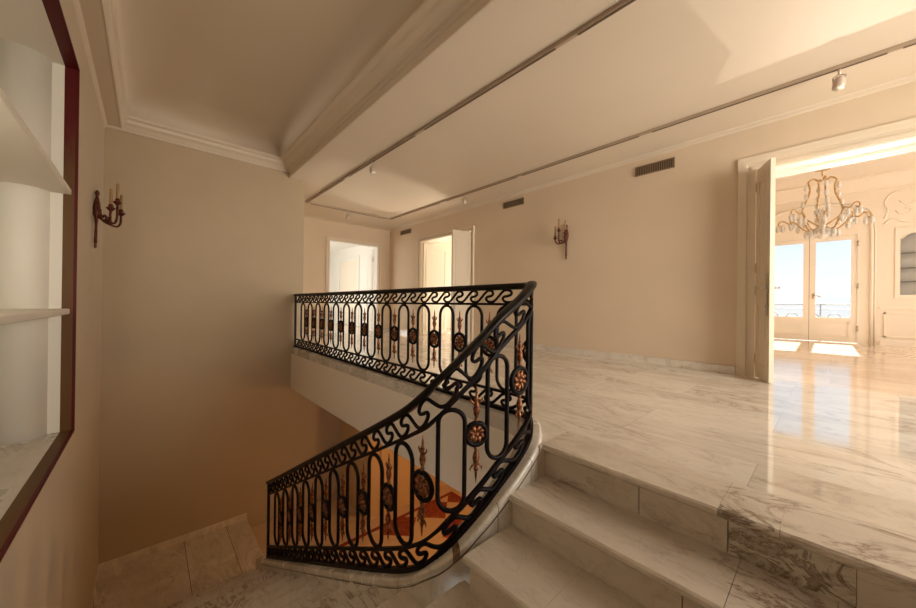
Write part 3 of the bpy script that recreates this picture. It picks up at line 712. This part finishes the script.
# ------------------------------------------------------------------ salon
YF = 12.28; ZSAL = 3.86
struct(box('floor','salon_floor_stone', -4.3,4.2,YT,YF+0.2,-0.03,0.0)); struct(box('floor','salon_floor_stone', D1[0]+0.013,D1[1]-0.013,YW+0.02,YT,-0.001,0.0012))
struct(box('ceiling','salon_paint', -4.3,4.2,YT,YF+0.2,ZSAL,ZSAL+0.15))
struct(box('wall_salon_left','salon_paint', -4.3,-4.2,YT,YF+0.2,0,4.0)); struct(box('wall_salon_right','salon_paint', 4.1,4.2,YT,YF+0.2,0,4.0))
wall_with_holes('wall_salon_far','salon_paint','x',YF,YF+0.25,-4.3,4.2,0.0,4.0,[(-1.21,0.45,0.0,2.59),(0.95,1.62,1.06,2.62)])
struct(MB().extr([(YF,3.55),(YF-0.03,3.56),(YF-0.05,3.60),(YF-0.12,3.68),(YF-0.20,3.80),(YF-0.24,3.82),(YF-0.24,ZSAL),(YF,ZSAL)],'x',-4.2,4.1).build('trim_10','salon_paint'))
struct(MB().extr([(YT,3.55),(YT+0.05,3.60),(YT+0.20,3.80),(YT+0.24,ZSAL),(YT,ZSAL)],'x',-4.2,4.1).build('trim_11','salon_trim'))
# arched surround of the french doors
am = MB(); CX = -0.38
def arch(off, r):
    x = 1.0+off; pts = [(CX-x,YF-0.01,0.0),(CX-x,YF-0.01,1.2),(CX-x,YF-0.01,2.55)]
    for i in range(1,16):
        a = PI-PI*i/16; pts.append((CX+x*math.cos(a), YF-0.01, 2.75+(0.61+off)*math.sin(a)**0.7))
    pts += [(CX+x,YF-0.01,2.55),(CX+x,YF-0.01,1.2),(CX+x,YF-0.01,0.0)]; return pts
am.tube(arch(0.0,0.03),0.032,8).tube(arch(0.05,0.02),0.014,8)
struct(am.build('trim_12','salon_trim'))
pm = MB()
def panel(mb, x0,x1,z0,z1,y=YF,t=0.03,d=0.022):
    mb.box(x0,x1,y-d,y,z0,z0+t).box(x0,x1,y-d,y,z1-t,z1).box(x0,x0+t,y-d,y,z0,z1).box(x1-t,x1,y-d,y,z0,z1)
for x0,x1 in ((0.80,1.78),(2.0,3.9),(-3.0,-1.6)): panel(pm,x0,x1,0.18,0.74)
pm.box(0.74,4.1,YF-0.03,YF,0.82,0.87).box(0.74,4.1,YF-0.02,YF,0,0.11)
panel(pm,2.0,3.9,1.0,3.3); panel(pm,-3.0,-1.6,1.0,3.3)
struct(pm.build('trim_13','salon_trim'))
# stucco cartouche over the display cabinet
cm = MB()
def curve2(pts, r): cm.tube([p for p in catmull([(x,YF-0.004,z) for x,z in pts],6)], r*0.75, 6)
curve2([(0.80,2.85),(0.84,3.05),(0.80,3.22),(0.90,3.40),(1.10,3.44),(1.28,3.40),(1.46,3.44),(1.66,3.40),(1.76,3.22),(1.72,3.05),(1.76,2.85)],0.022)
curve2([(0.78,2.72),(0.92,2.84),(1.05,2.76),(1.28,2.70),(1.50,2.76),(1.64,2.84),(1.78,2.72)],0.026)
curve2([(1.00,3.22),(1.12,3.12),(1.28,3.20),(1.44,3.12),(1.56,3.22)],0.018)
curve2([(0.95,3.02),(1.02,2.92),(1.14,2.94),(1.16,3.02),(1.08,3.05)],0.016); curve2([(1.61,3.02),(1.54,2.92),(1.42,2.94),(1.40,3.02),(1.48,3.05)],0.016)
struct(cm.build('trim_14','salon_trim'))
# french doors as a window
fd = empty('window_1',(CX,YF,0)); struct(fd)
MB().box(-1.21,-1.17,YF-0.0,YF+0.1,0,2.59).box(0.41,0.45,YF-0.0,YF+0.1,0,2.59).box(-1.17,0.41,YF-0.0,YF+0.1,2.565,2.59).build('window_frame','salon_trim',fd)
def fleaf(x0,x1,gx0,gx1):
    m = MB(); y0,y1 = YF+0.02,YF+0.065
    m.box(x0,gx0,y0,y1,0.01,2.56).box(gx1,x1,y0,y1,0.01,2.56).box(gx0,gx1,y0,y1,2.46,2.56).box(gx0,gx1,y0,y1,0.01,0.60)
    for t,d in ((0.0,0.008),(0.012,0.016)):
        panel(m,gx0+0.02+t,gx1-0.02-t,0.14+t,0.50-t,y=y0,t=0.012,d=d)
    o = m.build('door_leaf','salon_trim',fd)
    MB().box(gx0,gx1,YF+0.04,YF+0.045,0.60,2.46).build('pane','window_glass',o).location = Vector((0,0,0))
    return o
l1 = fleaf(-1.168,-0.384,-1.06,-0.485); l2 = fleaf(-0.376,0.408,-0.27,0.31)
for l in (l1,l2):
    for c in l.children: c.location = (0,0,0)
MB().box(-0.384,-0.376,YF+0.03,YF+0.06,0.01,2.56).build('door_gap','dark_gap',fd)
MB().box(-0.33,-0.30,YF+0.01,YF+0.02,1.06,1.18).tube([(-0.315,YF+0.02,1.14),(-0.315,YF-0.04,1.14)],0.01).tube([(-0.315,YF-0.04,1.15),(-0.25,YF-0.045,1.13),(-0.18,YF-0.04,1.10)],0.012).build('door_handle','brass',fd)
for z in (0.35,1.35,2.35): MB().lathe([(0.014,z-0.06),(0.014,z+0.06)],8,Matrix.Translation((0.412,YF-0.008,0))).build('hinge','steel',fd)
# built-in display cabinet with glass shelves
dc = empty('display_cabinet',(1.285,YF,1.06)); tag(dc,'built-in display cabinet with arched glass front and glass shelves in the salon wall','cabinet')
MB().box(0.95,1.62,YF+0.22,YF+0.24,1.06,2.62).box(0.95,0.96,YF+0.02,YF+0.22,1.06,2.62).box(1.61,1.62,YF+0.02,YF+0.22,1.06,2.62).box(0.96,1.61,YF+0.02,YF+0.22,1.06,1.07).box(0.96,1.61,YF+0.02,YF+0.22,2.61,2.62).build('carcass','white_paint',dc)
fm = MB()
fm.box(0.95,1.02,YF-0.02,YF+0.02,1.06,2.62).box(1.55,1.62,YF-0.02,YF+0.02,1.06,2.62).box(1.02,1.55,YF-0.02,YF+0.02,1.06,1.13)
N_ = 16; top = []
for i in range(N_+1):
    u = i/N_; x = 1.02+0.53*u; zz = 2.36+0.10*math.sin(PI*u)+0.05*abs(math.sin(2*PI*u)); top.append((x,zz))
for i in range(N_):
    (xa,za),(xb,zb) = top[i],top[i+1]
    fm.add([(xa,YF-0.02,za),(xb,YF-0.02,zb),(xb,YF-0.02,2.62),(xa,YF-0.02,2.62),(xa,YF+0.02,za),(xb,YF+0.02,zb),(xb,YF+0.02,2.62),(xa,YF+0.02,2.62)],[(0,1,2,3),(4,7,6,5),(0,4,5,1),(2,6,7,3)])
fm.tube([(x,YF-0.02,z) for x,z in top],0.012)
fm.build('front_frame','salon_trim',dc)
MB().box(1.02,1.55,YF,YF+0.005,1.13,2.5).build('pane','window_glass',dc)
for z in (1.42,1.72,2.05): MB().box(0.962,1.608,YF+0.03,YF+0.21,z,z+0.01).build('shelf','shelf_glass',dc)
# balcony outside
box('x','balcony_iron',0,0.001,0,0.001,-9,-8.999); bpy.data.objects.remove(bpy.data.objects['x'])
struct(box('floor','curb_marble', -4,4,YF+0.25,YF+1.35,-0.12,-0.02))
br = empty('balcony_railing',(0,YF+1.25,-0.02)); tag(br,'thin dark iron railing with looped bars on the balcony outside the french doors','railing')
yb = YF+1.25
MB().tube([(-4,yb,0.93),(4,yb,0.93)],0.018,6).tube([(-4,yb,0.80),(4,yb,0.80)],0.008,6).tube([(-4,yb,0.05),(4,yb,0.05)],0.012,6).build('rail','balcony_iron',br)
for i in range(-4,5):
    MB().tube([(i*0.95-0.20,yb,-0.02),(i*0.95-0.20,yb,0.93)],0.014,6).build('post','balcony_iron',br)
for i in range(-8,9):
    x = i*0.40+0.05; pts = [(x-0.12,yb,0.05),(x-0.12,yb,0.4)]+[(x-0.12*math.cos(PI*j/10),yb,0.55+0.13*math.sin(PI*j/10)) for j in range(11)]+[(x+0.12,yb,0.4),(x+0.12,yb,0.05)]
    MB().tube(pts,0.010,6).build('loop','balcony_iron',br)

# low skyline of trees beyond the balcony
tl = MB(); rnd = random.Random(5)
for i in range(90):
    x = -22+i*0.5+rnd.uniform(-.2,.2); r = rnd.uniform(0.35,1.0); tl.ball((x,45+rnd.uniform(-2,2),-1.3+rnd.uniform(-.1,.5)),r,7,(1.3,1,1.1))
mat('far_green', (0.20,0.23,0.20), 0.9)
tag(tl.build('distant_trees','far_green'),'hazy grey-green line of treetops far beyond the balcony','trees',kind='stuff')

# ------------------------------------------------------------------ chandelier
CH = Vector((-0.125,9.0,0)); ch = empty('chandelier',(CH.x,CH.y,2.2)); tag(ch,'gilt and crystal chandelier with pear-shaped cage hanging in the salon','chandelier')
def cp(r,a,z): return (CH.x+r*math.cos(a), CH.y+r*math.sin(a), z)
MB().lathe([(0.05,3.30),(0.10,3.315),(0.09,3.33),(0.02,3.34)],12,Matrix.Translation(CH)).tube([(CH.x,CH.y,3.20),(CH.x,CH.y,ZSAL)],0.010,6).lathe([(0.02,3.80),(0.08,3.84),(0.08,ZSAL)],12,Matrix.Translation(CH)).build('stem','chandelier_gilt',ch)
NA = 4
for k in range(NA):
    a = 2*PI*k/NA+0.26
    cage = [(0.05,3.12),(0.11,3.17),(0.18,3.12),(0.16,3.02),(0.17,2.88),(0.225,2.72),(0.26,2.58),(0.22,2.46),(0.13,2.38),(0.04,2.30)]
    pts = catmull([cp(r,a,z) for r,z in cage],4)
    MB().tube(pts,0.014,6).build('cage_rib','chandelier_gilt',ch)
for k in range(8):
    a = 2*PI*k/8+0.07
    up = 0.12 if k%2 else 0.0
    arm = [(0.04,2.30),(0.11,2.24),(0.20,2.24),(0.28,2.32+up*0.5),(0.36,2.42+up),(0.43,2.40+up),(0.50,2.46+up),(0.56,2.45+up),(0.57,2.37+up),(0.53,2.38+up)]
    o = MB().tube(catmull([cp(r,a,z) for r,z in arm],4),0.011,6).build('arm','chandelier_gilt',ch)
cr = MB()
def drop(p, h, w):
    cr.lathe([(0.002,0),(w*0.7,-h*0.25),(w,-h*0.6),(w*0.6,-h*0.85),(0.002,-h)][::-1],6,Matrix.Translation(p))
rnd = random.Random(3); drops = []
for k in range(NA):
    a = 2*PI*k/NA+0.26
    for (r,z) in ((0.21,3.08),(0.21,2.92),(0.25,2.78),(0.29,2.66),(0.28,2.52)): drops.append((cp(r,a,z),0.13,0.030))
for k in range(8):
    a = 2*PI*k/8+0.07; up = 0.12 if k%2 else 0.0
    for (r,z,h) in ((0.20,2.24,0.15),(0.31,2.34+up,0.14),(0.40,2.40+up,0.14),(0.51,2.40+up,0.16),(0.58,2.40+up,0.15)): drops.append((cp(r,a,z),h,0.032))
for k in range(12):
    a = 2*PI*k/12; drops.append((cp(0.16,a,2.22),0.10,0.03)); drops.append((cp(0.08,a+0.2,2.62),0.10,0.024))
for p,h,w in drops[:98]:
    cr = MB(); drop(Vector(p),h,w); cr.build('crystal_drop','crystal',ch,local=p)
MB().lathe([(0.005,2.06),(0.04,2.08),(0.09,2.13),(0.14,2.19),(0.15,2.23),(0.08,2.26),(0.04,2.33),(0.03,2.42),(0.06,2.46),(0.02,2.52)],12,Matrix.Translation(CH)).build('crystal_bowl','crystal',ch)

# ------------------------------------------------------------------ ceiling track and its spotlights
tr = empty('ceiling_track',(-3.5,3.5,ZC)); tag(tr,'long rectangular spotlight track mounted on the gallery ceiling','track')
NEAR_Y, FAR_Y, TX = 2.467, 4.505, -7.53
def track_run(axis, c, segs, slots):
    m = MB(); 
    for a,b in segs:
        if axis=='x': m.box(a,b,c-0.017,c+0.017,ZC-0.032,ZC)
        else: m.box(c-0.017,c+0.017,a,b,ZC-0.032,ZC)
    m.build('rail','track_metal',tr,bevel=0.003)
    s = MB()
    for a,b in slots:
        if axis=='x': s.box(a,b,c-0.006,c+0.012,ZC-0.037,ZC-0.0325)
        else: s.box(c-0.010,c+0.010,a,b,ZC-0.040,ZC-0.0325)
    s.build('slot','track_slot',tr)
track_run('x',NEAR_Y,[(TX,XR-0.4)],[(TX+0.05,-5.65),(-5.45,-3.55),(-3.35,-1.55),(-1.35,0.6),(0.8,2.7)])
track_run('x',FAR_Y,[(TX,XR-0.4)],[(TX+0.05,-5.55),(-5.35,-3.52),(-3.42,-1.63),(-1.48,0.30),(0.38,2.3)])
track_run('y',TX,[(NEAR_Y,FAR_Y)],[(NEAR_Y+0.1,FAR_Y-0.1)])
def spot(x,y,aim,label):
    g = empty('track_spotlight',(x,y,ZC-0.04)); tag(g,label,'spotlight','spotlights on the ceiling track')
    MB().tube([(x,y,ZC-0.035),(x,y,ZC-0.085)],0.011,8).tube([(x-0.035,y,ZC-0.15),(x-0.038,y,ZC-0.10),(x,y,ZC-0.08),(x+0.038,y,ZC-0.10),(x+0.035,y,ZC-0.15)],0.006,6).build('bracket','spot_metal',g)
    q = (Vector(aim)).normalized().to_track_quat('-Z','Y').to_matrix().to_4x4(); M = Matrix.Translation((x,y,ZC-0.15)) @ q
    MB().lathe([(0.040,-0.052),(0.042,-0.05),(0.040,0.0),(0.034,0.02),(0.034,0.026),(0.030,0.03),(0.030,0.036),(0.022,0.042),(0.012,0.05)],14,M).build('lamp_head','spot_metal',g)
    MB().lathe([(0.036,-0.058),(0.036,-0.053)],14,M).build('lens','spot_lens',g)
spot(0.035,FAR_Y,(-0.1,-0.1,-1),'small track spotlight on the ceiling before the salon doorway'); spot(-4.65,NEAR_Y,(0.3,0.1,-1),'track spotlight on the near run of the ceiling track, above the balustrade')
spot(-4.80,FAR_Y,(0.2,0.3,-1),'track spotlight on the far run, above the middle double doors'); spot(TX,3.39,(0.1,0.1,-1),'track spotlight on the short end run, before the white far doorway')

# ------------------------------------------------------------------ air vents on the long wall
def vent(x0,x1,z0,z1,label):
    v = empty('air_vent',((x0+x1)/2,YW,(z0+z1)/2)); tag(v,label,'vent','wall air vents')
    MB().box(x0,x1,YW-0.004,YW-0.001,z0,z1).build('backing','vent_dark',v)
    m = MB(); t = 0.010; m.box(x0,x1,YW-0.018,YW-0.001,z0,z0+t).box(x0,x1,YW-0.018,YW-0.001,z1-t,z1).box(x0,x0+t,YW-0.018,YW-0.001,z0,z1).box(x1-t,x1,YW-0.018,YW-0.001,z0,z1); m.build('frame','vent_metal',v)
    f = MB(); n = 22
    for i in range(1,n):
        x = x0+(x1-x0)*i/n; f.box(x-0.004,x+0.004,YW-0.014,YW-0.004,z0+t,z1-t)
    f.build('louvre','vent_metal',v)
vent(-1.94,-1.44,2.695,2.83,'brown slatted air vent high on the wall nearest the salon doorway'); vent(-4.43,-3.94,2.725,2.845,'brown slatted air vent above the wall sconce, middle one of three'); vent(-8.18,-7.67,2.73,2.85,'small brown slatted air vent left of the middle double doors')

# ------------------------------------------------------------------ wall sconces (built along +Y out of the wall, then turned)
def sconce(loc, rz, label, sc=1.0):
    g = empty('wall_sconce',loc,rz); g.scale = (sc,sc,sc); tag(g,label,'wall lamp','bronze three-candle wall sconces')
    def bp(mb,name,m): 
        o = mb.build(name,m); o.parent = g; return o
    b = MB()
    b.lathe([(0.004,-0.34),(0.016,-0.325),(0.012,-0.30),(0.018,-0.28),(0.016,-0.2),(0.014,-0.1),(0.02,-0.04),(0.032,0.0),(0.042,0.05),(0.036,0.11),(0.024,0.16),(0.014,0.19),(0.02,0.205),(0.026,0.225),(0.018,0.245),(0.005,0.255)],12,Matrix.Translation((0,0.025,0)) @ Matrix.Diagonal((1,0.7,1,1)))
    b.box(-0.006,0.006,0,0.02,0.0,0.03).ball((0.02,0.04,0.04),0.022).ball((-0.02,0.04,0.03),0.022).ball((0,0.05,-0.01),0.026)
    bp(b,'backplate','sconce_bronze')
    for (dx,dy,zt) in ((0.15,0.13,0.02),(0.055,0.17,0.13),(-0.08,0.19,0.075)) :
        pts = catmull([(0,0.03,0.0),(dx*0.25,0.03+dy*0.25,-0.055),(dx*0.65,0.03+dy*0.7,-0.08),(dx*0.98,dy*0.98,-0.035),(dx,dy,zt-0.03)],5)
        a = MB().tube(pts,0.010,8).lathe([(0.008,-0.03),(0.014,-0.02),(0.032,0.0),(0.036,0.006),(0.016,0.01),(0.020,0.03),(0.015,0.045)],12,Matrix.Translation((dx,dy,zt)))
        # leaf curl under the arm
        a.tube(catmull([(dx*0.5,0.03+dy*0.5,-0.078),(dx*0.55,0.03+dy*0.5,-0.035),(dx*0.42,0.03+dy*0.4,-0.02),(dx*0.36,0.03+dy*0.35,-0.04)],4),[0.008]*12+[0.004],6)
        ao = bp(a,'arm','sconce_bronze')
        c = MB().lathe([(0.012,0.04),(0.0125,0.20),(0.008,0.205)],12,Matrix.Translation((dx,dy,zt))).build('candle','candle_sleeve'); c.parent = ao
    return g
sconce((-3.03,YW,1.93),PI,'dark bronze three-candle sconce on the long gallery wall')
sc_ = sconce((-5.20,YL,1.70),0,'bronze three-candle sconce beside the red-framed niche, seen from the side',1.08)
sc_.rotation_euler = (0,-0.20,0)
